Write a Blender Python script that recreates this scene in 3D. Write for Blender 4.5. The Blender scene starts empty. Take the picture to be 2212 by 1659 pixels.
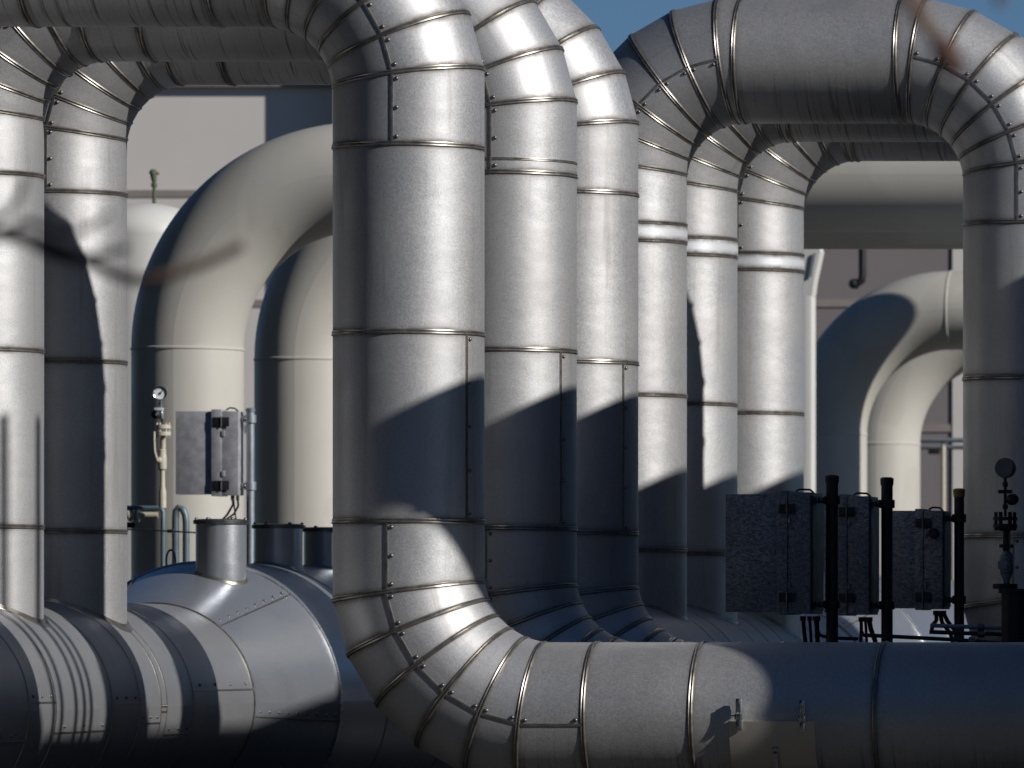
import bpy, bmesh, math, random
from mathutils import Vector, Matrix
random.seed(7)
R_ = math.radians
C = bpy.context.scene.collection
scn = bpy.context.scene

# ------------------------------------------------------------------ camera
U = 0.0025            # one working unit (2.5 mm); a cladded pipe is 320 units = 0.8 m across
X0, YH, F = 4300.0, 1390.0, 15000.0
D1 = F * U            # 37.5 m to the nearest pipe
EYE = 1.75
def P(x, y, d):       # a point of the site: sight line (x, y) at d times the distance of the nearest pipe
    return Vector(((x - X0) * d * U, d * D1, EYE + (YH - y) * d * U))
cam_d = bpy.data.cameras.new('camera')
cam = bpy.data.objects.new('camera', cam_d); C.objects.link(cam)
cam.location = (0, 0, EYE); cam.rotation_euler = (R_(90), 0, 0)
cam_d.sensor_width = 36.0; cam_d.lens = F / 2212 * 36
cam_d.shift_x = -(X0 - 1106) / 2212; cam_d.shift_y = (YH - 829.5) / 2212
cam_d.clip_start = 0.5; cam_d.clip_end = 3000
cam_d.dof.use_dof = True; cam_d.dof.focus_distance = 38.6; cam_d.dof.aperture_fstop = 6.3
scn.camera = cam

# ------------------------------------------------------------------ sky, sun, exposure
SUN_AZ, SUN_K = 69.0, 0.55       # degrees to the right of the line back to the camera; rise per metre along X
sx, sy = math.sin(R_(SUN_AZ)), -math.cos(R_(SUN_AZ))
S = Vector((sx, sy, SUN_K * sx)).normalized()
world = bpy.data.worlds.new('World'); scn.world = world; world.use_nodes = True
nt = world.node_tree; nt.nodes.clear()
out = nt.nodes.new('ShaderNodeOutputWorld'); bg = nt.nodes.new('ShaderNodeBackground')
sky = nt.nodes.new('ShaderNodeTexSky'); sky.sky_type = 'NISHITA'; sky.sun_disc = False
sky.sun_elevation = math.asin(S.z); sky.sun_rotation = math.atan2(S.x, S.y)
sky.air_density = 1.0; sky.dust_density = 0.12; sky.ozone_density = 3.0; sky.altitude = 4500
bg.inputs['Strength'].default_value = 0.057
hs = nt.nodes.new('ShaderNodeHueSaturation'); hs.inputs['Saturation'].default_value = 1.12
nt.links.new(sky.outputs[0], hs.inputs['Color']); nt.links.new(hs.outputs[0], bg.inputs[0]); nt.links.new(bg.outputs[0], out.inputs[0])
sl = bpy.data.lights.new('sun', 'SUN'); sl.energy = 5.0; sl.angle = R_(0.53); sl.color = (1.0, 0.97, 0.935)
so = bpy.data.objects.new('sun', sl); C.objects.link(so)
so.rotation_euler = (-S).to_track_quat('-Z', 'Y').to_euler(); so.location = (30, 0, 30)
scn.view_settings.view_transform = 'Standard'; scn.view_settings.look = 'None'
scn.view_settings.exposure = -0.36; scn.view_settings.gamma = 1.0
scn.cycles.max_bounces = 6; scn.cycles.diffuse_bounces = 3; scn.cycles.glossy_bounces = 4

# ------------------------------------------------------------------ materials
class NT:
    def __init__(s, name):
        s.m = bpy.data.materials.new(name); s.m.use_nodes = True
        s.t = s.m.node_tree; s.b = s.t.nodes['Principled BSDF']
    def n(s, typ, **kw):
        nd = s.t.nodes.new(typ)
        for k, v in kw.items():
            if k.startswith('_'): setattr(nd, k[1:], v)
            else: nd.inputs[k].default_value = v
        return nd
    def l(s, a, b): s.t.links.new(a, b)
    def math(s, op, a, b=None, clamp=False):
        nd = s.t.nodes.new('ShaderNodeMath'); nd.operation = op; nd.use_clamp = clamp
        for i, v in enumerate((a, b)):
            if v is None: continue
            if isinstance(v, (int, float)): nd.inputs[i].default_value = v
            else: s.l(v, nd.inputs[i])
        return nd.outputs[0]
    def ramp(s, src, lo, hi, a=0.0, b=1.0):
        nd = s.t.nodes.new('ShaderNodeMapRange'); nd.clamp = True
        s.l(src, nd.inputs[0]); nd.inputs[1].default_value = lo; nd.inputs[2].default_value = hi
        nd.inputs[3].default_value = a; nd.inputs[4].default_value = b
        return nd.outputs[0]
    def mix(s, fac, a, b):
        nd = s.t.nodes.new('ShaderNodeMix'); nd.data_type = 'RGBA'
        if isinstance(fac, (int, float)): nd.inputs[0].default_value = fac
        else: s.l(fac, nd.inputs[0])
        for i, v in ((6, a), (7, b)):
            if isinstance(v, tuple): nd.inputs[i].default_value = (*v, 1)
            else: s.l(v, nd.inputs[i])
        return nd.outputs[2]
    def noise(s, vec, scale, detail=2, rough=0.5, w=None):
        nd = s.t.nodes.new('ShaderNodeTexNoise'); nd.noise_dimensions = '4D' if w else '3D'
        nd.inputs['Scale'].default_value = scale; nd.inputs['Detail'].default_value = detail
        nd.inputs['Roughness'].default_value = rough
        s.l(vec, nd.inputs['Vector'])
        if w: s.l(w, nd.inputs['W'])
        return nd.outputs[0]
    def mapped(s, vec, scale):
        nd = s.t.nodes.new('ShaderNodeMapping'); nd.inputs['Scale'].default_value = scale
        s.l(vec, nd.inputs['Vector']); return nd.outputs[0]

def clad(name, base, rough, metal, drip='leg', drip_amt=0.5, blotch=0.12, grain=0.14):
    """Galvanised sheet cladding. UV: u metres along the pipe, v metres round it."""
    t = NT(name)
    uv = t.n('ShaderNodeUVMap').outputs[0]
    oi = t.n('ShaderNodeObjectInfo'); w = t.math('MULTIPLY', oi.outputs['Random'], 37.0)
    dirt_shade = t.n('ShaderNodeAttribute', _attribute_name='dirt_shade').outputs['Fac']
    g1 = t.noise(uv, 110, 2, 0.6, w)
    g2 = t.noise(t.mapped(uv, (2.2, 1.6, 1)), 1.0, 3, 0.55, w)
    g3 = t.noise(t.mapped(uv, (18, 160, 1)) if drip == 'leg' else t.mapped(uv, (160, 18, 1)), 1.0, 2, 0.5, w)
    sep = t.n('ShaderNodeSeparateXYZ'); t.l(uv, sep.inputs[0])
    if drip == 'leg':
        st = t.noise(t.mapped(uv, (0.9, 13, 1)), 1.0, 4, 0.6, w)
    else:
        st = t.noise(t.mapped(uv, (48, 1.3, 1)), 1.0, 3, 0.65, w)
    streak = t.ramp(st, 0.56, 0.78)
    if drip == 'run':
        under = t.ramp(t.math('SINE', t.math('DIVIDE', sep.outputs[1], 0.4)), 0.25, 0.85, 0.06, 1.0)
        streak = t.math('MULTIPLY', t.ramp(st, 0.54, 0.68), under)
    col = t.mix(t.ramp(g1, 0.3, 0.7), tuple(c * (1 - grain) for c in base), tuple(min(1, c * (1 + grain)) for c in base))
    col = t.mix(t.ramp(g2, 0.35, 0.7, 0, blotch * 2.2), col, tuple(c * k for c, k in zip(base, (0.66, 0.62, 0.60))))
    col = t.mix(t.math('MULTIPLY', streak, drip_amt), col, (0.07, 0.058, 0.05) if drip == 'run' else (0.20, 0.165, 0.14))
    wm = t.ramp(t.noise(t.mapped(uv, (1.1, 1.4, 1)), 1.0, 5, 0.6, w), 0.575, 0.59, 0, 0.13 if drip == 'run' else 0.07)
    col = t.mix(wm, col, (0.30, 0.28, 0.26))
    # rust-brown dirt plus contact shadow painted in beside the seam beads
    dn = t.math('MULTIPLY', dirt_shade, t.ramp(t.noise(t.mapped(uv, (5, 9, 1)), 1.0, 4, 0.7, w), 0.28, 0.62, 0.35, 1.0))
    col = t.mix(t.math('MULTIPLY', dn, 0.9, True), col, (0.10, 0.072, 0.05))
    t.l(col, t.b.inputs['Base Color'])
    t.b.inputs['Metallic'].default_value = metal
    r = t.math('ADD', t.ramp(g1, 0.25, 0.75, rough - 0.06, rough + 0.06), t.ramp(g2, 0.3, 0.7, -0.05, 0.07))
    r = t.math('ADD', r, t.math('MULTIPLY', dn, 0.25)); r = t.math('ADD', r, t.math('MULTIPLY', streak, 0.12 * drip_amt))
    t.l(r, t.b.inputs['Roughness'])
    bh = t.math('ADD', t.math('MULTIPLY', g1, 0.00022), t.math('MULTIPLY', g3, 0.00012))
    bh = t.math('ADD', bh, t.math('MULTIPLY', g2, 0.009))
    bp = t.n('ShaderNodeBump', Strength=1.0, Distance=1.0); t.l(bh, bp.inputs['Height'])
    t.l(bp.outputs[0], t.b.inputs['Normal'])
    return t.m

def paint(name, base, rough=0.5, metal=0.0, var=0.12, scale=6.0, bump=0.0, dirt_shade=None, fine=60.0):
    t = NT(name)
    co = t.n('ShaderNodeTexCoord').outputs['Object']
    oi = t.n('ShaderNodeObjectInfo'); w = t.math('MULTIPLY', oi.outputs['Random'], 23.0)
    a = t.noise(co, scale, 4, 0.6, w); b = t.noise(co, fine, 2, 0.6, w)
    col = t.mix(t.ramp(a, 0.3, 0.7), tuple(c * (1 - var) for c in base), tuple(min(1, c * (1 + var * 0.6)) for c in base))
    col = t.mix(t.ramp(b, 0.35, 0.7, 0, 0.35), col, tuple(c * (1 - var) for c in base))
    if name == 'cream_pipe_paint':
        col = t.mix(t.ramp(t.noise(t.mapped(co, (1.5, 1.5, 1.1)), 1.0, 1, 0.4, w), 0.54, 0.56, 0, 0.16), col, (0.36, 0.34, 0.29))
    if dirt_shade:
        col = t.mix(t.ramp(t.noise(t.mapped(co, (7, 7, 0.8)), 1.0, 4, 0.6, w), 0.58, 0.8, 0, 0.55), col, dirt_shade)
    t.l(col, t.b.inputs['Base Color'])
    t.b.inputs['Metallic'].default_value = metal
    t.l(t.ramp(a, 0.3, 0.7, rough - 0.05, rough + 0.08), t.b.inputs['Roughness'])
    if bump:
        bp = t.n('ShaderNodeBump', Strength=1.0, Distance=bump); t.l(b, bp.inputs['Height'])
        t.l(bp.outputs[0], t.b.inputs['Normal'])
    return t.m

M = {}
M['leg'] = clad('cladding_sheet', (0.555, 0.555, 0.555), 0.50, 0.70, 'leg', 0.5)
M['run'] = clad('cladding_sheet_run', (0.56, 0.55, 0.54), 0.52, 0.75, 'run', 0.8)
M['header'] = clad('header_sheet', (0.43, 0.435, 0.45), 0.42, 0.68, 'run', 0.16, 0.10, 0.06)
M['smooth'] = clad('fresh_aluminium_sheet', (0.50, 0.525, 0.565), 0.34, 0.75, 'leg', 0.08, 0.05, 0.05)
M['sleeve'] = clad('bright_aluminium_sleeve', (0.82, 0.84, 0.87), 0.42, 0.45, 'leg', 0.05, 0.03, 0.04)
M['bead'] = paint('seam_bead', (0.36, 0.335, 0.30), 0.33, 0.85, 0.3, 20)
M['rivet'] = paint('rivet_steel', (0.20, 0.195, 0.19), 0.35, 0.8, 0.15, 30)
M['cream'] = paint('cream_pipe_paint', (0.56, 0.535, 0.475), 0.42, 0.0, 0.06, 1.2, 0.0, (0.46, 0.43, 0.36))
M['white'] = paint('white_tank_paint', (0.70, 0.69, 0.64), 0.45, 0.0, 0.05, 1.0)
M['wall'] = paint('beige_render', (0.83, 0.775, 0.71), 0.85, 0.0, 0.05, 0.6)
M['wall_joint'] = paint('wall_joint_grey', (0.36, 0.31, 0.28), 0.85)
M['galv'] = paint('galvanised_box_steel', (0.46, 0.46, 0.49), 0.5, 0.25, 0.28, 14, 0.0, None, 45)
M['galv_post'] = paint('galvanised_post', (0.36, 0.40, 0.43), 0.45, 0.6, 0.2, 12)
M['dark'] = paint('dark_steel', (0.035, 0.035, 0.04), 0.45, 0.4, 0.2, 10)
M['black'] = paint('black_rubber', (0.018, 0.018, 0.02), 0.5, 0.0, 0.1, 10)
M['bluegrey'] = paint('blue_grey_pipe', (0.14, 0.19, 0.22), 0.42, 0.3, 0.15, 8)
M['valve'] = paint('cream_valve_paint', (0.58, 0.53, 0.43), 0.4, 0.0, 0.12, 25, 0.0, (0.30, 0.22, 0.15))
M['chrome'] = paint('gauge_bezel', (0.62, 0.62, 0.62), 0.22, 1.0, 0.05, 20)
M['gauge_back'] = paint('gauge_back_steel', (0.26, 0.26, 0.27), 0.4, 0.6, 0.1, 20)
M['dial'] = paint('gauge_dial', (0.75, 0.78, 0.78), 0.4, 0.0, 0.03, 20)
M['yellow'] = paint('yellow_cap', (0.30, 0.20, 0.03), 0.45, 0.0, 0.1, 20)
M['bluecable'] = paint('blue_cable', (0.05, 0.16, 0.36), 0.4)
M['bark'] = paint('twig_bark', (0.17, 0.11, 0.08), 0.8, 0.0, 0.2, 20)
M['ground'] = paint('asphalt', (0.035, 0.034, 0.032), 0.9, 0.0, 0.3, 0.8, 0.004, None, 40)
M['offwall'] = paint('shade_caster_sheet', (0.10, 0.10, 0.105), 0.7, 0.2, 0.15, 1.0)
M['moss'] = paint('weathered_bronze', (0.10, 0.13, 0.07), 0.7, 0.2, 0.3, 20)

# ------------------------------------------------------------------ mesh helpers
class MB:
    def __init__(s): s.v = []; s.f = []; s.uv = []; s.d = []
    def add(s, verts, faces, uvs=None, dirt_shade=None):
        o = len(s.v); s.v += [tuple(p) for p in verts]; s.f += [tuple(i + o for i in f) for f in faces]
        s.uv += uvs if uvs else [(p[0], p[2]) for p in verts]
        s.d += dirt_shade if dirt_shade else [0.0] * len(verts)
    def grid(s, rows, uvs=None, dirt_shades=None, closed=True):
        n = len(rows[0]); vs = [p for r in rows for p in r]; fs = []
        for i in range(len(rows) - 1):
            for j in range(n if closed else n - 1):
                k = (j + 1) % n
                fs.append((i * n + j, i * n + k, (i + 1) * n + k, (i + 1) * n + j))
        s.add(vs, fs, [q for r in uvs for q in r] if uvs else None, [q for r in dirt_shades for q in r] if dirt_shades else None)
    def fan(s, ring, flip=False):
        s.add(ring, [tuple(range(len(ring)))[::-1] if flip else tuple(range(len(ring)))])
    def tube(s, a, b, r, r2=None, n=16, caps=True):
        a, b = Vector(a), Vector(b); r2 = r if r2 is None else r2
        ax = (b - a).normalized(); e1 = ax.orthogonal().normalized(); e2 = ax.cross(e1)
        ra = [a + (e1 * math.cos(q) + e2 * math.sin(q)) * r for q in [2 * math.pi * i / n for i in range(n)]]
        rb = [b + (e1 * math.cos(q) + e2 * math.sin(q)) * r2 for q in [2 * math.pi * i / n for i in range(n)]]
        s.grid([ra, rb])
        if caps: s.fan(ra, True); s.fan(rb)
    def polytube(s, pts, r, n=10):
        pts = [Vector(p) for p in pts]; rows = []; e = None
        for i, p in enumerate(pts):
            t = (pts[min(i + 1, len(pts) - 1)] - pts[max(i - 1, 0)]).normalized()
            e = t.orthogonal().normalized() if e is None else (e - t * e.dot(t)).normalized()
            f = t.cross(e); rr = r[i] if isinstance(r, (list, tuple)) else r
            rows.append([p + (e * math.cos(q) + f * math.sin(q)) * rr for q in [2 * math.pi * k / n for k in range(n)]])
        s.grid(rows); s.fan(rows[0], True); s.fan(rows[-1])
    def box(s, c, size, bev=0.0, rot=None):
        bm = bmesh.new(); bmesh.ops.create_cube(bm, size=1.0)
        bmesh.ops.scale(bm, vec=Vector(size), verts=bm.verts)
        if bev: bmesh.ops.bevel(bm, geom=list(bm.edges), offset=bev, segments=2, affect='EDGES', profile=0.6)
        if rot: bmesh.ops.rotate(bm, matrix=rot, verts=bm.verts, cent=(0, 0, 0))
        bmesh.ops.translate(bm, vec=Vector(c), verts=bm.verts)
        bm.verts.index_update()
        s.add([v.co.copy() for v in bm.verts], [[v.index for v in f.verts] for f in bm.faces]); bm.free()
    def lathe(s, base, prof, axis=(0, 0, 1), n=32):
        base = Vector(base); ax = Vector(axis).normalized(); e1 = ax.orthogonal().normalized(); e2 = ax.cross(e1)
        rows = [[base + ax * h + (e1 * math.cos(2 * math.pi * k / n) + e2 * math.sin(2 * math.pi * k / n)) * max(r, 1e-5) for k in range(n)] for r, h in prof]
        s.grid(rows)
    def dome(s, c, nrm, r, n=8):
        nrm = Vector(nrm).normalized()
        s.lathe(c, [(r, -r * 0.2), (r * 0.95, r * 0.3), (r * 0.6, r * 0.72), (0.0, r * 0.9)], nrm, n)
    def build(s, name, mat, parent=None, loc=None, smooth=40):
        me = bpy.data.meshes.new(name)
        org = Vector(loc) if loc is not None else Vector((0, 0, 0))
        me.from_pydata([Vector(p) - org for p in s.v], [], s.f)
        uvl = me.uv_layers.new(name='UVMap')
        lv = [0] * len(me.loops); me.loops.foreach_get('vertex_index', lv)
        buf = []
        for i in lv: buf += [s.uv[i][0], s.uv[i][1]]
        uvl.data.foreach_set('uv', buf)
        at = me.attributes.new('dirt_shade', 'FLOAT', 'POINT'); at.data.foreach_set('value', s.d)
        me.materials.append(mat)
        bm = bmesh.new(); bm.from_mesh(me)
        bmesh.ops.recalc_face_normals(bm, faces=bm.faces); bm.to_mesh(me); bm.free()
        for p in me.polygons: p.use_smooth = True
        me.set_sharp_from_angle(angle=R_(smooth))
        o = bpy.data.objects.new(name, me); C.objects.link(o); o.location = org
        if parent: o.parent = parent
        return o
def tag(o, label=None, cat=None, group=None, kind=None):
    if label: o['label'] = label
    if cat: o['category'] = cat
    if group: o['group'] = group
    if kind: o['kind'] = kind
    return o
def thing(name, loc, label, cat, group=None):
    o = bpy.data.objects.new(name, None); C.objects.link(o); o.location = loc; o.empty_display_size = 0.2
    return tag(o, label, cat, group)
def put(mb, name, mat, parent, smooth=40):      # mesh given in world coordinates, hung under its thing
    o = mb.build(name, mat, None, None, smooth); o.parent = parent
    o.location = -Vector(_world_loc(parent)); return o
def _world_loc(o):
    v = Vector((0, 0, 0))
    while o is not None: v += Vector(o.location); o = o.parent
    return v
def copy_tree(o, parent=None):
    c = o.copy(); C.objects.link(c)
    if parent: c.parent = parent
    for ch in o.children: copy_tree(ch, c)
    return c

# ------------------------------------------------------------------ cladded pipe loops (planar, in XZ; local units, metres out)
RAD = 160.0; SEG = 82.0
def W3(x, z, y=0.0): return Vector((x * U, y * U, z * U))
def elbow_pts(start, a0, turn):
    """six mitre joints of 15 degrees; a0 heading in degrees in XZ, turn +1/-1; returns the six vertices"""
    pts = [Vector(start)]; h = a0
    for k in range(5):
        h += 15 * turn
        pts.append(pts[-1] + Vector((math.cos(R_(h)), math.sin(R_(h)))) * SEG)
    return pts
def gen_pt(v, a, n, th, r):
    """point of the sheet at angle th (0 = towards the viewer) where the generator meets the joint plane through v"""
    e_in = Vector((a.z, 0, -a.x))                     # to the right-hand side of travel seen from the front
    rad = e_in * math.sin(th) + Vector((0, -1, 0)) * math.cos(th)
    p = rad * r
    t = -(p.dot(n)) / (a.dot(n))
    return v + p + a * t, rad
def shell(mb, pts, i0, i1, r, rings=()):
    """cladding between vertices i0..i1 of the axis polyline pts; rings = axis points of intermediate seams"""
    NS = 72; along = 0.0
    th = [math.pi + 2 * math.pi * k / NS for k in range(NS + 1)]
    for i in range(i0, i1):
        v0, v1 = pts[i], pts[i + 1]; a = (v1 - v0).normalized(); ln = (v1 - v0).length
        n0 = (a + (v0 - pts[i - 1]).normalized()).normalized() if i > 0 else a
        n1 = (a + (pts[i + 2] - v1).normalized()).normalized() if i + 2 < len(pts) else a
        cut = sorted((c - v0).dot(a) for c in rings if ((c - v0) - a * (c - v0).dot(a)).length < 1e-4 and 0 < (c - v0).dot(a) < ln)
        st = [(v0, n0)] + [(v0 + a * t, a) for t in cut] + [(v1, n1)]
        for (p0, m0), (p1, m1) in zip(st, st[1:]):
            A = [gen_pt(p0, a, m0, q, r)[0] for q in th]; B = [gen_pt(p1, a, m1, q, r)[0] for q in th]
            sl = (p1 - p0).length; ts = {0.0, 1.0}
            for o in (0.010, 0.020, 0.032, 0.06):
                for t in (o / sl, 1 - o / sl):
                    if 0 < t < 1: ts.add(round(t, 5))
            for k in range(1, max(1, int(sl / 0.4))): ts.add(round(k / max(1, int(sl / 0.4)), 5))
            rows, uvs, ds = [], [], []
            for t in sorted(ts):
                rows.append([A[k].lerp(B[k], t) for k in range(NS + 1)])
                uvs.append([(along + t * sl, q * r) for q in th])
                d0, d1 = t * sl, (1 - t) * sl
                f = lambda d: 0.95 if d < 0.0105 else 0.55 if d < 0.0205 else 0.16 if d < 0.0325 else 0.0  # dark rim at each seam: grime with contact shadow painted in
                ds.append([max(f(d0), f(d1))] * (NS + 1))
            mb.grid(rows, uvs, ds, closed=False)
            along += sl
def bead(pts, i, r, bw=0.0098):
    """half-round seam bead on the joint plane at vertex i"""
    a = (pts[i + 1] - pts[i]).normalized() if i + 1 < len(pts) else (pts[i] - pts[i - 1]).normalized()
    b = (pts[i] - pts[i - 1]).normalized() if i > 0 else a
    return ring_at(pts[i], a, (a + b).normalized(), r, bw)
def ring_at(c, a, n, r, bw=0.0098, double=True):
    mb = MB(); N = 96; rows = []
    prof = [(-1.5, -0.3), (-1.2, 0.55), (-0.65, 0.75), (-0.1, 0.28), (0.3, 0.9), (0.9, 1.0), (1.4, 0.5), (1.6, -0.3)]
    for k in range(N):
        p, rad = gen_pt(c, a, n, 2 * math.pi * k / N, r)
        rows.append([p + a * (u * bw) + rad * (w * bw * 0.8) for u, w in prof])
    rows.append(rows[0]); mb.grid(rows, None, None, closed=False)
    return mb
def lap(pts_seg, th, r, rivets=True, spacing=0.19, side=1, width=0.0085):
    """longitudinal lap strip with rivets along listed axis vertices; pts_seg = (pts, i0, i1[, t0, t1])"""
    pts, i0, i1 = pts_seg[:3]
    strip, riv = MB(), []
    for i in range(i0, i1):
        v0, v1 = pts[i], pts[i + 1]; a = (v1 - v0).normalized()
        n0 = (a + (v0 - pts[i - 1]).normalized()).normalized() if i > 0 else a
        n1 = (a + (pts[i + 2] - v1).normalized()).normalized() if i + 2 < len(pts) else a
        t0, t1 = (pts_seg[3:5] if len(pts_seg) > 3 else (None, None))
        A, rad = gen_pt(v0, a, n0, th, r); B, _ = gen_pt(v1, a, n1, th, r)
        if t0 is not None: A, B = A + a * (t0 - 0), A + a * t1
        tan = a.cross(rad)
        pr = [(-1.0, -0.2), (-0.9, 0.55), (-0.2, 0.75), (0.9, 0.6), (1.0, -0.2)]
        rows = [[q + tan * (u * width) + rad * (w * 0.008) for u, w in pr] for q in (A + a * 0.004, B - a * 0.004)]
        strip.grid(rows, None, None, closed=False)
        if rivets:
            ln = (B - A).length; k = max(1, int(round((ln - 0.06) / spacing)))
            ss = [0.035 + j * (ln - 0.07) / k for j in range(k + 1)]
            for s_ in ss: riv.append((A + a * s_ + tan * (side * 0.026) + rad * 0.001, rad))
    return strip, riv

_riv = []
def rivet(p, n, parent, k=1.0):
    if not _riv:
        mb = MB(); mb.dome((0, 0, 0), (0, 0, 1), 0.0115); r0 = mb.build('rivet', M['rivet']); _riv.append(r0.data); bpy.data.objects.remove(r0)
    o = bpy.data.objects.new('rivet', _riv[0]); C.objects.link(o); o.parent = parent
    o.location = p; o.rotation_euler = Vector(n).to_track_quat('Z', 'Y').to_euler(); o.scale = (k, k, k); return o
def V(p): return Vector((p[0] * U, 0, p[1] * U))
def add_ring(root, x, z, ax, r=RAD, bw=0.0098):
    o = ring_at(W3(x, z), Vector(ax), Vector(ax), r * U, bw).build('seam_band', M['bead'], root); return o

def make_loop(name, span, left_rings, right_rings, top_rings, bot_rings, run_len, legs_label, sleeve=None, lap_left=6, lap_right=0, top_from_left=False):
    root = thing(name, (0, 0, EYE), *legs_label)
    r = RAD * U
    xl, xr = (-span, 0.0)
    e1 = elbow_pts((xl, 1222), 90, -1); e2 = elbow_pts((xr - 270.4, 1492.4), 0, -1); e3 = elbow_pts((xr, 113), 270, 1)
    pl = [(xl, -150)] + [tuple(p) for p in e1] + [tuple(p) for p in e2] + [tuple(p) for p in e3] + [(xr + run_len, 113 - 270.4)]
    pts = [V(p) for p in pl]
    # indices: 0 base, 1-6 elbow, 7-12 elbow, 13-18 elbow, 19 end
    lr = [W3(xl, z) for z in left_rings]; rr = [W3(xr, z) for z in right_rings]
    tr = [W3(x, 1492.4) for x in top_rings]; br = [W3(x, 113 - 270.4) for x in bot_rings]
    def part(nm, i0, i1, rings, mat):
        mb = MB(); shell(mb, pts, i0, i1, r, rings); return mb.build(nm, mat, root, None, 30)
    part('vertical_leg', 0, 1, lr, M['leg']); part('elbow', 1, 6, (), M['leg'])
    part('top_run', 6, 7, tr, M['run']); part('elbow', 7, 12, (), M['leg'])
    part('vertical_leg', 12, 13, rr, M['leg']); part('elbow', 13, 18, (), M['leg'])
    part('bottom_run', 18, 19, br, M['run'])
    for i in list(range(1, 19)): bead(pts, i, r).build('seam_band', M['bead'], root)
    for z in left_rings: add_ring(root, xl, z, (0, 0, 1))
    for z in right_rings: add_ring(root, xr, z, (0, 0, -1))
    for x in top_rings: add_ring(root, x, 1492.4, (1, 0, 0))
    for x in bot_rings: add_ring(root, x, 113 - 270.4, (1, 0, 0))
    if sleeve:
        mb = MB(); shell(mb, [W3(xl, sleeve[0]), W3(xl, sleeve[1])], 0, 1, r + 0.004); mb.build('sleeve', M['sleeve'], root, None, 30)
    def laps(seg, deg, **kw):
        s, q = lap(seg, R_(deg), r, **kw)
        o = s.build('lap_joint', M['bead'], root)
        for p_, n_ in q: rivet(p_, n_, o)
    # travelling up the left leg, right-hand side is +x; travelling down the right leg it is -x
    tl = [z for z in left_rings if z > 1000]
    laps((pts, 1, 6), lap_left, side=1); laps(([W3(xl, max(tl)), pts[1]], 0, 1), lap_left)
    laps((pts, 7, 12), -lap_right, side=-1); laps(([pts[12], W3(xr, max(right_rings))], 0, 1), -lap_right, side=-1)
    laps(([W3(xl, min(left_rings)), W3(xl, 70)], 0, 1), 82, spacing=0.22, side=-1)
    laps(([W3(xr, right_rings[1]), W3(xr, right_rings[2])], 0, 1), -62, side=-1, spacing=0.27)
    laps(([W3(xr, right_rings[2]), pts[13]], 0, 1), 4, side=-1); laps((pts, 13, 18), 5, side=-1)
    if bot_rings: laps(([pts[18], W3(bot_rings[0], 113 - 270.4)], 0, 1), 6, side=-1)
    return root

# front bank: three loops, nearest first
FX = [(-3417, 1.0), (-3399, 1.0595), (-3388, 1.104)]
FL = ['nearest metal clad pipe, its lit lower elbow sweeping right along the bottom of the picture',
      'middle pipe of the front bank, with a narrow double seam band on its upright',
      'rearmost pipe of the front bank, its upright standing beside the banded right bank']
front = make_loop('clad_pipe', 1222, (1070, 669, 266), (1070, 668, 263), (-807, -407), (407, 637, 1030, 1440, 1850), 2300,
                  (FL[0], 'pipe', 'metal clad pipe loops of the front bank'))
fronts = [front]
for k in (1, 2): fronts.append(copy_tree(front))
for o, (x, d), lb in zip(fronts, FX, FL):
    o.location = (x * U, d * D1, EYE); o['label'] = lb
add_ring(fronts[1], 0, 1099, (0, 0, -1), bw=0.006)

# right bank: three loops farther off, bright sleeves on their left legs
BX = [(-3503, 1.186), (-3491, 1.2295), (-3440, 1.2785)]
BL = ['big grey clad pipe arching right across the upper right, nearest of its bank',
      'middle pipe of the right bank, its upright wedged between two others with bright sleeves',
      'rear pipe of the right bank, its sleeved upright fully clear on the right side']
back = make_loop('clad_pipe', 1032, (1071, 1026, 633, 239), (1072, 677, 274), (-723, -312), (407, 900), 1500,
                 (BL[0], 'pipe', 'metal clad pipe loops of the right bank'), sleeve=(1029, 1068), lap_left=3, lap_right=0)
backs = [back]
for k in (1, 2): backs.append(copy_tree(back))
for o, (x, d), lb in zip(backs, BX, BL):
    o.location = ((x + 1032) * U, d * D1, EYE); o['label'] = lb

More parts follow.
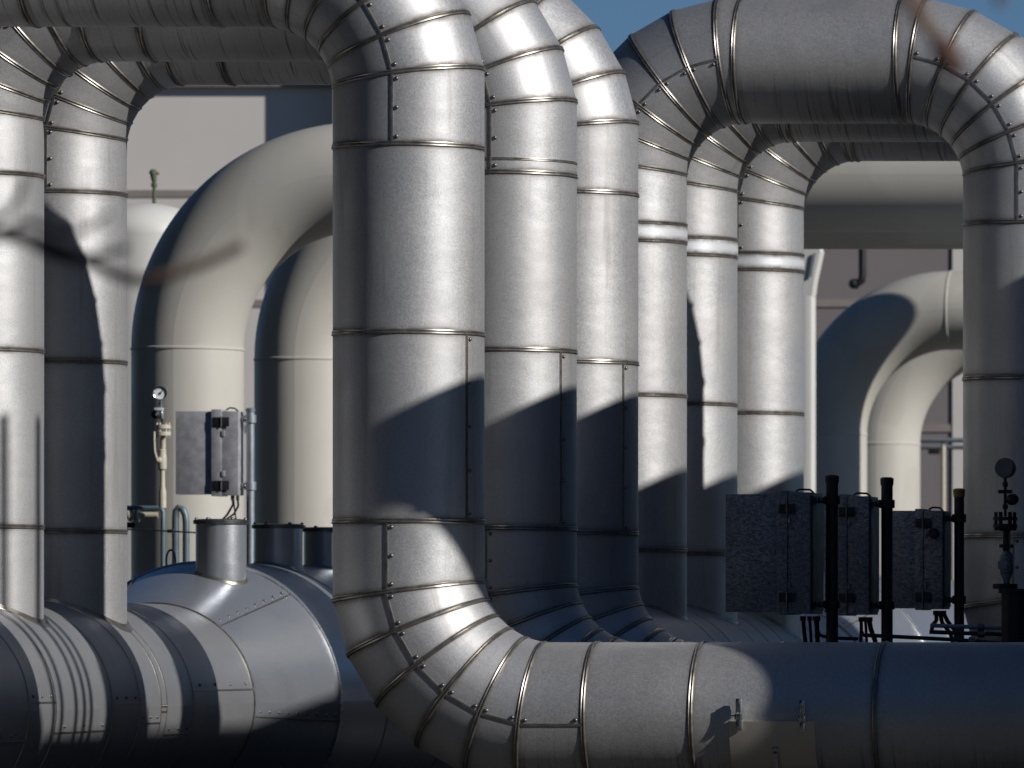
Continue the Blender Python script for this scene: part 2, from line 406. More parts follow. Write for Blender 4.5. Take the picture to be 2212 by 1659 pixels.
# ------------------------------------------------------------------ headers with reducer and vessel (axis along Y)
def make_header(x, d0, dc0, dc1, d1, stubs, seams, lab):
    RH, RV, ZA = 250 * U, 360 * U, -150 * U
    root = thing('header_vessel', (x * U, d0 * D1, EYE), *lab)
    def circ(r, y, n=96): return [Vector((math.cos(q) * r, y, ZA + math.sin(q) * r)) for q in [2 * math.pi * k / n for k in range(n + 1)]]
    def barrel(nm, ra, rb, ya, yb, mat, marks=()):
        mb = MB(); ys = {ya, yb}
        for k in range(int((yb - ya) / 0.4) + 1): ys.add(ya + k * 0.4)
        for m in marks:
            for o in (-0.05, -0.02, 0, 0.02, 0.05):
                if ya < m + o < yb: ys.add(m + o)
        ys = sorted(ys); rows, uvs, ds = [], [], []
        for y in ys:
            r = ra + (rb - ra) * (y - ya) / (yb - ya); rows.append(circ(r, y))
            uvs.append([(y, 2 * math.pi * k / 96 * r) for k in range(97)])
            dd = max([0.0] + [max(0, 1 - abs(y - m) / 0.05) for m in marks]) * 0.35
            ds.append([dd] * 97)
        mb.grid(rows, uvs, ds, closed=False)
        if nm != 'reducer_cone': mb.fan(rows[0][:-1]); mb.fan(rows[-1][:-1])
        return mb.build(nm, mat, root, None, 30)
    Y = lambda d: (d - d0) * D1
    barrel('header_shell', RH, RH, 0, Y(dc0), M['header'], [Y(s) for s in seams])
    barrel('reducer_cone', RH + 0.004, RV, Y(dc0), Y(dc1), M['smooth'])
    barrel('vessel_shell', RV + 0.003, RV + 0.003, Y(dc1), Y(d1), M['smooth'])
    def ring(y, r, w=0.006, nm='seam_band', mat='bead'):
        mb = MB(); rows = []
        for k in range(97):
            q = 2 * math.pi * k / 96; n = Vector((math.cos(q), 0, math.sin(q)))
            rows.append([Vector((0, y, ZA)) + n * (r + h) + Vector((0, o, 0)) for o, h in ((-w, -0.002), (-w * 0.6, w * 0.6), (w * 0.6, w * 0.6), (w, -0.002))])
        mb.grid(rows, None, None, closed=False); mb.build(nm, M[mat], root)
    for s in seams: ring(Y(s), RH)
    ring(Y(dc0), RH + 0.006, 0.007); ring(Y(dc1), RV + 0.003, 0.009, 'seam_band', 'chromeish'); ring(Y(dc1 + 0.035), RV + 0.003, 0.007)
    ring(Y(dc1 + 0.085), RV + 0.003, 0.007)
    # lap joint with rivets along the cone and between seams of the header
    def lapline(ya, yb, ra, rb, deg, rv=True, n=8):
        q = R_(deg); nrm = Vector((math.cos(q), 0, math.sin(q))); tg = Vector((-math.sin(q), 0, math.cos(q)))
        a = Vector((0, ya, ZA)) + nrm * ra; b = Vector((0, yb, ZA)) + nrm * rb
        mb = MB(); mb.grid([[p + tg * u + nrm * h for u, h in ((-0.006, -0.001), (-0.005, 0.005), (0.005, 0.005), (0.006, -0.001))] for p in (a, b)], None, None, closed=False)
        o = mb.build('lap_joint', M['bead'], root)
        if rv:
            for k in range(n): rivet(a.lerp(b, (k + 0.5) / n) + tg * 0.035, nrm, o, 0.9)
    lapline(Y(dc0) + 0.02, Y(dc1) - 0.02, RH + 0.004, RV, 50)
    lapline(Y(dc0) + 0.02, Y(dc1) - 0.02, RH + 0.004, RV, 118)
    lapline(Y(dc0) + 0.02, Y(dc1) - 0.02, RH + 0.004, RV, -8, True, 9)
    for i, s in enumerate(seams[:-1]):
        lapline(Y(s), Y(seams[i + 1]), RH, RH, (-3, -16, 4, -12, 2, -9)[i % 6], True, 3)
    lapline(Y(seams[-1]), Y(dc0), RH, RH, 8, True, 4)
    for ds in stubs:
        y = Y(ds); zt = 311 * U; rs = 63 * U; XN = (75 if ds < 1.2 else 47) * U
        mb = MB(); N = 48; rows = []; uvs = []
        for t in (0, 0.25, 0.5, 0.75, 1.0):
            row = []; 
            for k in range(N + 1):
                q = 2 * math.pi * k / N; px, py = XN + math.cos(q) * rs, math.sin(q) * rs
                rl = RV if y + py > Y(dc1) else RH + (RV - RH) * (y + py - Y(dc0)) / (Y(dc1) - Y(dc0))
                zb = ZA + math.sqrt(max(0, rl * rl - px * px)) - 0.03
                row.append(Vector((px, y + py, zb + (zt - zb) * t)))
            rows.append(row); uvs.append([(row[k].z, 2 * math.pi * k / N * rs) for k in range(N + 1)])
        mb.grid(rows, uvs, None, closed=False); mb.fan(rows[-1][:-1])
        st = mb.build('nozzle', M['smooth'], root, None, 40)
        cp = MB(); n = 84; prof = []
        cp.lathe((XN, y, zt - 0.012), [(rs + 0.002, 0), (rs + 0.012, 0.0), (rs + 0.012, 0.026), (rs * 0.9, 0.032), (0, 0.034)], (0, 0, 1), 64)
        for k in range(n):
            q = 2 * math.pi * k / n
            cp.box((XN + math.cos(q) * (rs + 0.013), y + math.sin(q) * (rs + 0.013), zt + 0.001), (0.004, 0.005, 0.02), 0, Matrix.Rotation(q, 3, 'Z'))
        for k in range(6):
            q = 2 * math.pi * (k + 0.2) / 6; cp.dome((XN + math.cos(q) * rs * 0.97, y + math.sin(q) * rs * 0.97, zt + 0.02), (0, 0, 1), 0.012)
        cp.build('nozzle_cap', M['rivet'], st)
        sk = MB(); rows = []
        for dr, dz in ((0.0, 0.02), (0.012, 0.005), (0.014, -0.02)):
            row = []
            for k in range(N + 1):
                q = 2 * math.pi * k / N; px, py = XN + math.cos(q) * (rs + dr), math.sin(q) * (rs + dr)
                rl = RV if y + py > Y(dc1) else RH + (RV - RH) * (y + py - Y(dc0)) / (Y(dc1) - Y(dc0))
                row.append(Vector((px, y + py, ZA + math.sqrt(max(0, rl * rl - px * px)) + dz)))
            rows.append(row)
        sk.grid(rows, None, None, closed=False); sk.build('nozzle_collar', M['bead'], st)
    return root
M['chromeish'] = paint('polished_seam', (0.75, 0.75, 0.74), 0.25, 0.9, 0.06, 20)
M_ = M
h1 = make_header(-4615, 0.93, 1.1637, 1.194, 1.345, (1.1876, 1.235, 1.2714), (0.975, 1.014, 1.0302, 1.0445, 1.076, 1.092, 1.1045, 1.108, 1.1245),
            ('long silver header drum lower left, with reducer cone and capped nozzle stubs on top', 'pipe header', 'header drums under the pipe loops'))
h2 = make_header(-3478, 1.12, 1.338, 1.369, 1.55, (), (1.15, 1.19, 1.205, 1.228, 1.243, 1.258, 1.281, 1.297),
            ('shaded header drum on the right behind the boxes, its blue reducer cone showing beneath them', 'pipe header', 'header drums under the pipe loops'))
def saddle(root, xh, d0, legs):
    RH, ZA, r = 250 * U, -150 * U, RAD * U
    for x, d in legs:
        dx = (x - xh) * U; pts = []; dy = (d - d0) * D1; N = 72; rows = []
        for k in range(N + 1):
            q = 2 * math.pi * k / N; row = []
            for dr, dz in ((-0.003, 0.022), (0.006, 0.022), (0.009, 0.004), (0.030, 0.005), (0.034, -0.006)):
                px = dx + math.cos(q) * (r + dr); py = math.sin(q) * (r + dr)
                row.append(Vector((px, dy + py, ZA + math.sqrt(max(0.0, RH * RH - px * px)) + dz)))
            rows.append(row)
        mb = MB(); mb.grid(rows, None, None, closed=False); mb.build('saddle_seam', M['bead'], root)
saddle(h1, -4615, 0.93, [(x - 1222, d) for x, d in FX]); saddle(h2, -3478, 1.12, BX)

# ------------------------------------------------------------------ cream loops behind
def cream_loop(x_leg, d, lab, run=6.0, zc=880):
    r, rb = 166 * U, 523 * U
    zc = zc * U                             # height of the bend centre above the eye line
    root = thing('cream_pipe', (x_leg * U, d * D1, EYE), *lab)
    def tube_rows(cs):
        rows, uvs = [], []
        for c, a in cs:
            e = Vector((a.z, 0, -a.x))
            rows.append([c + (e * math.sin(q) - Vector((0, 1, 0)) * math.cos(q)) * r for q in [2 * math.pi * k / 64 for k in range(65)]])
            uvs.append([(c.z + c.x, 2 * math.pi * k / 64 * r) for k in range(65)])
        return rows, uvs
    def seg(nm, cs):
        mb = MB(); rows, uvs = tube_rows(cs); mb.grid(rows, uvs, None, closed=False); return mb.build(nm, M['cream'], root, None, 60)
    seg('vertical_leg', [(Vector((0, 0, -EYE)), Vector((0, 0, 1))), (Vector((0, 0, zc)), Vector((0, 0, 1)))])
    cs = []
    for k in range(33):
        q = math.pi * (1 - 0.5 * k / 32)
        cs.append((Vector((rb + rb * math.cos(q), 0, zc + rb * math.sin(q))), Vector((math.sin(q), 0, -math.cos(q)))))
    seg('elbow', cs)
    seg('top_run', [(Vector((rb, 0, zc + rb)), Vector((1, 0, 0))), (Vector((rb + run, 0, zc + rb)), Vector((1, 0, 0)))])
    for c, a in ((Vector((0, 0, zc)), Vector((0, 0, 1))), (Vector((rb, 0, zc + rb)), Vector((1, 0, 0)))):
        mb = MB(); e = Vector((a.z, 0, -a.x)); rows = []
        for k in range(65):
            q = 2 * math.pi * k / 64; n = e * math.sin(q) - Vector((0, 1, 0)) * math.cos(q)
            rows.append([c + n * (r + h) + a * o for o, h in ((-0.014, -0.001), (-0.007, 0.006), (0.007, 0.006), (0.014, -0.001))])
        mb.grid(rows, None, None, closed=False); mb.build('weld_seam', M['cream'], root)
    mb = MB(); mb.lathe((0, 0, -EYE), [(r, 0.0), (r + 0.10, 0.0), (r + 0.10, 0.05), (r + 0.03, 0.08), (r + 0.02, 0.5), (r, 0.52)], (0, 0, 1), 48); mb.build('base_collar', M['cream'], root)
    return root
cream_loop(-5472, 1.405, ('cream painted pipe with a broad smooth bend behind the grey box on the left', 'pipe', 'cream pipe loops behind'), 9.0, 892)
cream_loop(-5418, 1.49, ('second cream pipe, seen in the mouth of the larger cream bend beside the nearest upright', 'pipe', 'cream pipe loops behind'), 9.0, 912)
cream_loop(-4900, 1.95, ('small far cream pipe bend on the right, mostly in blue shade', 'pipe', 'cream pipe loops behind'), 5.0)
cream_loop(-4896, 2.045, ('sunlit far cream pipe seen through the arch of the shaded bend on the right', 'pipe', 'cream pipe loops behind'), 5.0)

# ------------------------------------------------------------------ ground
g = MB(); g.add([(-300, -60, 0), (300, -60, 0), (300, 900, 0), (-300, 900, 0)], [(0, 1, 2, 3)])
tag(g.build('ground', M['ground']), kind='structure')

# ------------------------------------------------------------------ far building
def slab(mb, x0, x1, y0, y1, z0, z1, bev=0.0): mb.box(((x0 + x1) / 2, (y0 + y1) / 2, (z0 + z1) / 2), (x1 - x0, y1 - y0, z1 - z0), bev)
db = 2.3; yb = db * D1
bt = P(0, 190, db).z; xl = P(-700, 0, db).x; xm = P(735, 0, db).x; xr = P(3000, 0, db).x
bld = thing('plant_building', (xm, yb, 0), 'large beige building far behind the pipes, sunlit patch on its wall', 'building')
M['mauve'] = paint('shaded_wall_tone', (0.27, 0.235, 0.235), 0.8, 0.0, 0.06, 0.7, 0.0, (0.20, 0.175, 0.17))  # shade of the right wall put into its colour as mauve grey
mb = MB(); slab(mb, xl, xm + 0.5, yb, yb + 8, 0, bt); put(mb, 'wall', M['wall'], bld)
mb = MB(); slab(mb, xm + 0.5, xr, yb + 0.003, yb + 7.9, 0, bt - 0.002); tag(put(mb, 'wall', M['mauve'], bld), 'right wall section, its shade put into a mauve grey colour')
mb = MB(); slab(mb, P(2058, 0, db).x, P(2125, 0, db).x, yb - 0.02, yb + 0.2, 0, bt - 0.003); put(mb, 'lit_strip', M['wall'], bld)  # sunlit sliver of the wall built as a pale beige strip
mb = MB(); slab(mb, xl - 0.4, xr, yb - 0.085, yb + 8.3, bt + 0.003, bt + 0.35, 0.02); put(mb, 'roof', M['wall_joint'], bld)
mb = MB(); slab(mb, xm, xm + 0.9, yb - 0.36, yb - 0.09, 0, bt + 0.75); put(mb, 'shade_pier', M['wall'], bld)  # hidden upright added to cast the shadow edge on the left wall
for yy in (418, 655, 925):
    z = P(0, yy, db).z; mb = MB(); slab(mb, xl, xm - 0.003, yb - 0.012, yb + 0.1, z - 0.045, z + 0.045); put(mb, 'wall_joint', M['wall_joint'], bld)
    mb = MB(); slab(mb, xm + 0.91, P(2057, 0, db).x, yb - 0.012, yb + 0.1, z - 0.045, z + 0.045); put(mb, 'wall_joint', M['wall_joint'], bld)

# ------------------------------------------------------------------ unseen things added beyond the right of the frame to shade the pipes
hall = thing('shade_hall', (-1000 * U, 0.951 * D1, 0), 'unseen hall added right of the pipes, its outline cut to shade them', 'building')
def SUNPT(p, q, x):   # point in the plane X = x (units) with sun coordinates p (across) and q (height), relative to the nearest pipe
    X = x; dX = X + 3417
    dY = (p - math.cos(R_(SUN_AZ)) * dX) / math.sin(R_(SUN_AZ))
    return Vector((X * U, D1 + dY * U, EYE + (q + SUN_K * X) * U))
QW = 2237
xa, xb = -1000, -300
poly = [SUNPT(130, 900, xa), SUNPT(130, 1287, xa), SUNPT(215, 1560, xa), SUNPT(215, 2198, xa), SUNPT(1900, 2198, xa), SUNPT(2390, 2215, xa), SUNPT(2435, 2287, xa), SUNPT(4600, 2275, xa)]  # outline of the added hall, shaped by the shadow edges it must cast
prof = [(v.y, v.z) for v in poly]; prof[0] = (prof[0][0], 0.0); prof.append((prof[-1][0], 0.0))
n = len(prof)
mb = MB(); mb.add([(xa * U, y, z) for y, z in prof] + [(xb * U, y, z) for y, z in prof],
                  [tuple(range(n)), tuple(range(n, 2 * n))[::-1]] + [(i, (i + 1) % n, n + (i + 1) % n, n + i) for i in range(n)])
put(mb, 'wall', M['offwall'], hall, 20)
mb = MB(); n2 = len(poly) - 4
for (y0, z0), (y1, z1) in zip(prof[3:7], prof[4:8]):
    mb.add([(x_ * U, y, z - dz) for x_ in (xa + 8, xb - 8) for (y, z) in ((y0, z0), (y1, z1)) for dz in (0.002, 0.03)],
           [(0, 2, 6, 4), (1, 5, 7, 3), (0, 4, 5, 1), (2, 3, 7, 6), (0, 1, 3, 2), (4, 6, 7, 5)])
put(mb, 'roof', M['wall_joint'], hall)
for k, (x, d) in enumerate(FX):  # unseen ducts added only to cast the diagonal shadows on the front pipes
    xe = -1296; pc, qc = -40, 2284; wy, hz = 278 * U, 173 * U
    ye = d * D1 + ((pc - math.cos(R_(SUN_AZ)) * (xe - x)) / math.sin(R_(SUN_AZ))) * U
    ze = EYE + (qc + SUN_K * xe) * U
    o = thing('shade_duct', (xe * U, ye, ze), 'unseen square grey duct added to cast shade on a front pipe', 'duct', 'added shadow ducts')
    mb = MB(); mb.box((xe * U + 0.95, ye, ze), (1.9, wy, hz), 0.004); put(mb, 'casing', M['leg'], o)
    mb = MB(); mb.box((xe * U + 0.30, ye, ze), (0.05, wy + 0.02, hz + 0.02), 0.003); put(mb, 'flange', M['bead'], o)
    for j in (-1, 0, 1):
        for q in (-1, 1): rivet((0.30, j * wy * 0.35, q * (hz / 2 + 0.011)), (0, 0, q), o, 1.0).name = 'bolt'
for p in (268, 330, 439, 503, 557):  # unseen poles put in so their shadows stripe the left upright and header
    t = SUNPT(p, 3000 - abs(p - 330) * 0.3, -1880)
    mb = MB(); mb.tube((t.x, t.y, 0), (t.x, t.y, t.z), 0.036, 0.03, 12)
    o = thing('shade_pole', (t.x, t.y, 0), 'unseen slim grey pole added to cast a stripe of shadow', 'mast', 'added shadow poles')
    put(mb, 'pole', M['galv_post'], o)
    mb = MB(); mb.lathe((t.x, t.y, 0.002), [(0.09, 0), (0.09, 0.02), (0.03, 0.03)], (0, 0, 1), 16); put(mb, 'base_plate', M['galv_post'], o)


# ------------------------------------------------------------------ unseen stack added beyond the frame to shade the far cream pipe
def stack(x, y, r, h, lab):
    o = thing('shade_stack', (x, y, 0), lab, 'shadow caster', 'added shadow stacks')
    mb = MB(); mb.lathe((x, y, 0), [(r, 0), (r, h), (r - 0.05, h + 0.02), (r - 0.06, h - 0.3), (0, h - 0.3)], (0, 0, 1), 48); put(mb, 'shaft', M['offwall'], o)
    mb = MB(); mb.lathe((x, y, h - 0.25), [(r + 0.005, 0), (r + 0.06, 0.02), (r + 0.06, 0.14), (r + 0.005, 0.16)], (0, 0, 1), 48); put(mb, 'rim', M['galv_post'], o)
def sunward(pt, dx): return pt + S * (dx / S.x)
t = sunward(P(1768, 900, 1.938), 1575 * U); stack(t.x, t.y, 160 * U, 11.0, 'unseen tall dark stack added to shade the far cream bend')

# ------------------------------------------------------------------ woodland added out of view round the viewer to cut skylight and reflections
mb = MB(); n = 160; rows = []
for i in range(n + 1):
    a = R_(-28 + (-150) * i / n)      # bearing, degrees from +Y, to the left and round behind
    rr = 38 + 5 * math.sin(i * 1.7) + random.uniform(-3, 3)
    hh = 22 + 3 * math.sin(i * 0.61) + random.uniform(-3.5, 3.5)
    c = Vector((-8 + math.sin(a) * rr, 20 + math.cos(a) * rr, 0)); o_ = Vector((math.sin(a), math.cos(a), 0))
    rows.append([c, c + Vector((0, 0, hh * 0.5)) - o_ * random.uniform(0.5, 3), c + Vector((0, 0, hh)), c + o_ * 6 + Vector((0, 0, hh * 0.8)), c + o_ * 8])
mb.grid(rows, None, None, closed=False)
M['wood'] = paint('sky_block_foliage', (0.016, 0.020, 0.011), 0.95, 0.0, 0.4, 1.2)
rows = []
for i in range(61):
    a = R_(182 - 62 * i / 60)
    rr = 44 + 4 * math.sin(i * 1.3) + random.uniform(-3, 3); hh = 20 + 3 * math.sin(i * 0.8) + random.uniform(-3, 3)
    c = Vector((4 + math.sin(a) * rr, 22 + math.cos(a) * rr, 0)); o_ = Vector((math.sin(a), math.cos(a), 0))
    rows.append([c, c + Vector((0, 0, hh * 0.5)) - o_ * random.uniform(0.5, 3), c + Vector((0, 0, hh)), c + o_ * 6 + Vector((0, 0, hh * 0.8)), c + o_ * 8])
mb.grid(rows, None, None, closed=False)
tag(mb.build('sky_block_wood', M['wood'], smooth=20), kind='stuff')

# ------------------------------------------------------------------ white tank far left
d = 1.62; c = P(317, 0, d); px = d * U
o = thing('storage_tank', (c.x, c.y, 0), 'white domed tank peeping out between the left uprights and the big cream bend', 'tank')
rt = 125 * px; zt = P(0, 439, d).z; hd = 70 * px
mb = MB(); mb.lathe((c.x, c.y, 0), [(rt, 0), (rt, zt - hd)], (0, 0, 1), 64); put(mb, 'shell', M['white'], o)
mb = MB(); mb.lathe((c.x, c.y, zt - hd), [(rt * math.cos(R_(a)), hd * math.sin(R_(a))) for a in range(0, 91, 6)], (0, 0, 1), 64); put(mb, 'dome', M['white'], o)
a = P(333, 441, d); mb = MB(); mb.tube(a - Vector((0, 0, 0.05)), P(333, 392, d), 4.2 * px, 3.6 * px); mb.tube(P(333, 404, d), P(333, 396, d), 6.5 * px); v = put(mb, 'vent_pipe', M['moss'], o)
mb = MB(); mb.tube(P(333, 393, d), P(331, 372, d), 5 * px, 8 * px); mb.tube(P(326, 384, d), P(343, 374, d), 2.2 * px); mb.dome(P(331, 373, d), (0, 0, 1), 9 * px); w = put(mb, 'vent_head', M['moss'], v)

# ------------------------------------------------------------------ instrument boxes on posts
def instrument_box(d, body, lip, face, top, bottom, body_top, body_bot, depth, post_x, post_r, post_top, post_bot, lab, hinges, cap, cables, knob=None, mats=('galv', 'dark')):
    px = d * U; y = d * D1
    root = thing('instrument_box', (P(post_x, 0, d).x, y, P(0, post_bot, d).z), lab, 'junction box', 'galvanised instrument boxes on posts')
    X = lambda x: P(x, 0, d).x
    Z = lambda yy: P(0, yy, d).z
    def bx(nm, x0, x1, y0, y1, dy0, dy1, mat, par=root, bev=0.004):
        mb = MB(); mb.box(((X(x0) + X(x1)) / 2, y + (dy0 + dy1) / 2, (Z(y0) + Z(y1)) / 2), (X(x1) - X(x0), dy1 - dy0, Z(y0) - Z(y1)), bev)
        return put(mb, nm, M[mat], par)
    bx('housing', body[0], body[1] + 2, body_top, body_bot, -depth / 2 + 0.012, depth / 2, mats[0])
    bx('lid_flange', lip[0], lip[1], top, bottom, -depth / 2 - 0.008, depth / 2 + 0.01, mats[0])
    dr = bx('door', lip[1] + 0.4, face[1], top + 4, bottom - 2, -depth / 2, depth / 2, mats[0])
    if mats[1] == 'dark' and depth > 0.2: bx('black_side', face[0] + 6, face[1] + 1.2, body_top + 3, body_bot - 3, -depth / 2 + 0.02, depth / 2 + 0.02, 'black')  # black slab set just proud of the door's right side
    for hy in hinges:
        xm = lip[1]
        h = bx('hinge', xm - 17, xm + 17, hy - 10, hy + 10, -depth / 2 - 0.016, -depth / 2 - 0.008, 'dark', root, 0.001)
        mb = MB(); mb.tube(Vector((X(xm), y - depth / 2 - 0.017, Z(hy + 11))), Vector((X(xm), y - depth / 2 - 0.017, Z(hy - 11))), 0.006, None, 10); put(mb, 'hinge_pin', M['rivet'], h)
    for hy in (hinges[0] + 25, hinges[1] - 25):
        bx('latch_tab', lip[1] + 1, lip[1] + 7, hy - 6, hy + 6, -depth / 2 - 0.014, -depth / 2 - 0.001, mats[0], dr, 0.001)
    mb = MB(); mb.polytube([(X(lip[1] + 4), y, Z(top - 0)), (X(lip[1] + 12), y, Z(top - 4)), (X(face[1] - 14), y, Z(top - 3)), (X(face[1] - 6), y, Z(top + 4))], 0.006, 8); put(mb, 'lid_handle', M['dark'], root)
    mb = MB(); mb.tube((X(post_x), y, P(0, post_bot, d).z), (X(post_x), y, Z(post_top + cap[0])), post_r * px, None, 24); ps = put(mb, 'post', M[cap[2]], root)
    mb = MB(); mb.lathe((X(post_x), y, Z(post_top + cap[0]) - 0.02), [(post_r * px + 0.004, 0), (post_r * px + 0.006, (cap[0] * px) + 0.012), (post_r * px - 0.006, cap[0] * px + 0.02), (0, cap[0] * px + 0.021)], (0, 0, 1), 24); put(mb, 'post_cap', M[cap[1]], ps)
    for hy in (top + 20, bottom - 22):
        mb = MB(); mb.box(((X(face[1]) + X(post_x)) / 2, y, Z(hy)), (X(post_x) - X(face[1]) - post_r * px * 0.6, 0.05, 12 * px), 0.003)
        mb.lathe((X(post_x), y, Z(hy) - 9 * px), [(post_r * px + 0.001, 0), (post_r * px + 0.012, 0.002), (post_r * px + 0.012, 18 * px), (post_r * px + 0.001, 18 * px + 0.002)], (0, 0, 1), 24)
        br = put(mb, 'bracket', M[cap[2]], root); 
        rivet(Vector((X(face[1]) + 0.03, y - 0.026, Z(hy))) - _world_loc(br), (0, -1, 0), br, 1.3)
    for pts, r, mat in cables:
        r = r * 0.72
        mb = MB(); mb.polytube([(X(a), y - 0.05 + e * 0.03, Z(b)) for e, (a, b) in enumerate(pts)], r, 10); cb = put(mb, 'cable', M[mat], root)
        mb = MB(); a, b = pts[0]; mb.tube((X(a), y - 0.05, Z(b - 3)), (X(a), y - 0.05, Z(b + 7)), r * 1.5, None, 10); put(mb, 'cable_gland', M['black'], cb)
    if knob:
        mb = MB(); mb.lathe((X(knob[0]), y - depth / 2, Z(knob[1])), [(knob[2] * px, 0), (knob[2] * px, 0.03), (knob[2] * px * 0.7, 0.045), (0, 0.046)], (0, -1, 0), 24); put(mb, 'knob', M['dark'], dr)
    return root
instrument_box(1.370, (385, 460), (463, 485), (485, 521), 885, 1072, 889, 1068, 0.17, 541, 8.6, 881, 1290,
    'sunlit grey galvanised box on a pale post above the silver nozzle', (912, 1049), (3, 'galv_post', 'galv_post'),
    [(((506, 1074), (505, 1090), (490, 1112), (478, 1122), (474, 1137)), 0.012, 'galv_post'), (((517, 1074), (516, 1093), (505, 1110), (486, 1122), (482, 1137)), 0.011, 'black'),
     (((508, 1074), (508, 1100), (509, 1120), (509, 1137)), 0.008, 'chrome')])
gz = lambda d: YH + EYE / (d * U)
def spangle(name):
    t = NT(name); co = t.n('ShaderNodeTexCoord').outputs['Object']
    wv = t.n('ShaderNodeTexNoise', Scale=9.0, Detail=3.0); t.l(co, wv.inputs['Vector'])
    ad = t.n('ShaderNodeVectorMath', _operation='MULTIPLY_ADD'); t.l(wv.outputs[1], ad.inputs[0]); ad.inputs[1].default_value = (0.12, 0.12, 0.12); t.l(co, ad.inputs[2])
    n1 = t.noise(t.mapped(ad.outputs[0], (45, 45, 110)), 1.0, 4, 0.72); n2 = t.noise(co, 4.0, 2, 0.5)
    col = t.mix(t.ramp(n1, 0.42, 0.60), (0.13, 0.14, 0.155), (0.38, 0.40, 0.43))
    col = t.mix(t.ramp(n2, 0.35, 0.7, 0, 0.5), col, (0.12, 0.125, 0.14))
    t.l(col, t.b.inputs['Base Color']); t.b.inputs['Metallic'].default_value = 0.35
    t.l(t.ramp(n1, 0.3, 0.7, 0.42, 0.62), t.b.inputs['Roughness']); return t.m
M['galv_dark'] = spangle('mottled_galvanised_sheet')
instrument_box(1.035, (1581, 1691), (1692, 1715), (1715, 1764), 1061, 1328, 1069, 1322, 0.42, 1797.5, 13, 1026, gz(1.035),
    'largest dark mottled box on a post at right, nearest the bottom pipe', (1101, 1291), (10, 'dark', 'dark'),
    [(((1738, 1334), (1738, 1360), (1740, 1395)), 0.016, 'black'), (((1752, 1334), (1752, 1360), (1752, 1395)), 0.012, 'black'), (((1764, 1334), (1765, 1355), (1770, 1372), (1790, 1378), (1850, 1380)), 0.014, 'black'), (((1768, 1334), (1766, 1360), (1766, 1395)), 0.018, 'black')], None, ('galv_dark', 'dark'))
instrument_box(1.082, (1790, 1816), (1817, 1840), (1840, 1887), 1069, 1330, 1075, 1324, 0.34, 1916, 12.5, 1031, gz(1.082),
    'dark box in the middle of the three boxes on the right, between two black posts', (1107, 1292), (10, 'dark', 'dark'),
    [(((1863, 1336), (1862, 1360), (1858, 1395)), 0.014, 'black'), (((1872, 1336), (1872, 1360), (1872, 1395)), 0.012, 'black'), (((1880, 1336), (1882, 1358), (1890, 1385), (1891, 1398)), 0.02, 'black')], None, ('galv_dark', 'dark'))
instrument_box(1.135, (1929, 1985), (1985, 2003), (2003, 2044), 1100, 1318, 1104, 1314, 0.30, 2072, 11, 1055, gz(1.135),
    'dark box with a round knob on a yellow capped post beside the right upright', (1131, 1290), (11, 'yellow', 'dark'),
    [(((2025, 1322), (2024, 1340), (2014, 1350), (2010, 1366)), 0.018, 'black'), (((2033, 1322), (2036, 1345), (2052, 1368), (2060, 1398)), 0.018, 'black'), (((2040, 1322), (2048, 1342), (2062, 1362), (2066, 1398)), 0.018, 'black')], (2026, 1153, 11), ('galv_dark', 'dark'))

# conduits that run along behind the bottom pipe
def conduit(pts, d, r, mat, lab):
    o = thing('conduit', P(*pts[0], d), lab, 'conduit', 'thin conduits at the boxes')
    mb = MB(); mb.polytube([P(x, y, d) for x, y in pts], r, 10); put(mb, 'tube', M[mat], o)
    mb = MB(); a = P(*pts[-2], d); mb.lathe(a, [(r, -0.02), (r * 1.9, -0.018), (r * 1.9, 0.018), (r, 0.02)], P(*pts[-1], d) - a, 12); put(mb, 'coupling', M['rivet'], o)
conduit([(1862, 1366), (1866, 1372), (1950, 1376), (2100, 1384), (2170, 1390)], 1.06, 0.012, 'dark', 'thin dark conduit sloping to the right under the middle and right boxes')
conduit([(2010, 1351), (2060, 1353), (2120, 1355), (2165, 1356)], 1.045, 0.012, 'galv_post', 'upper of two level conduits running to the black stub at far right')
conduit([(2008, 1365), (2060, 1367), (2120, 1369), (2165, 1370)], 1.045, 0.012, 'dark', 'lower of two level conduits running to the black stub at far right')

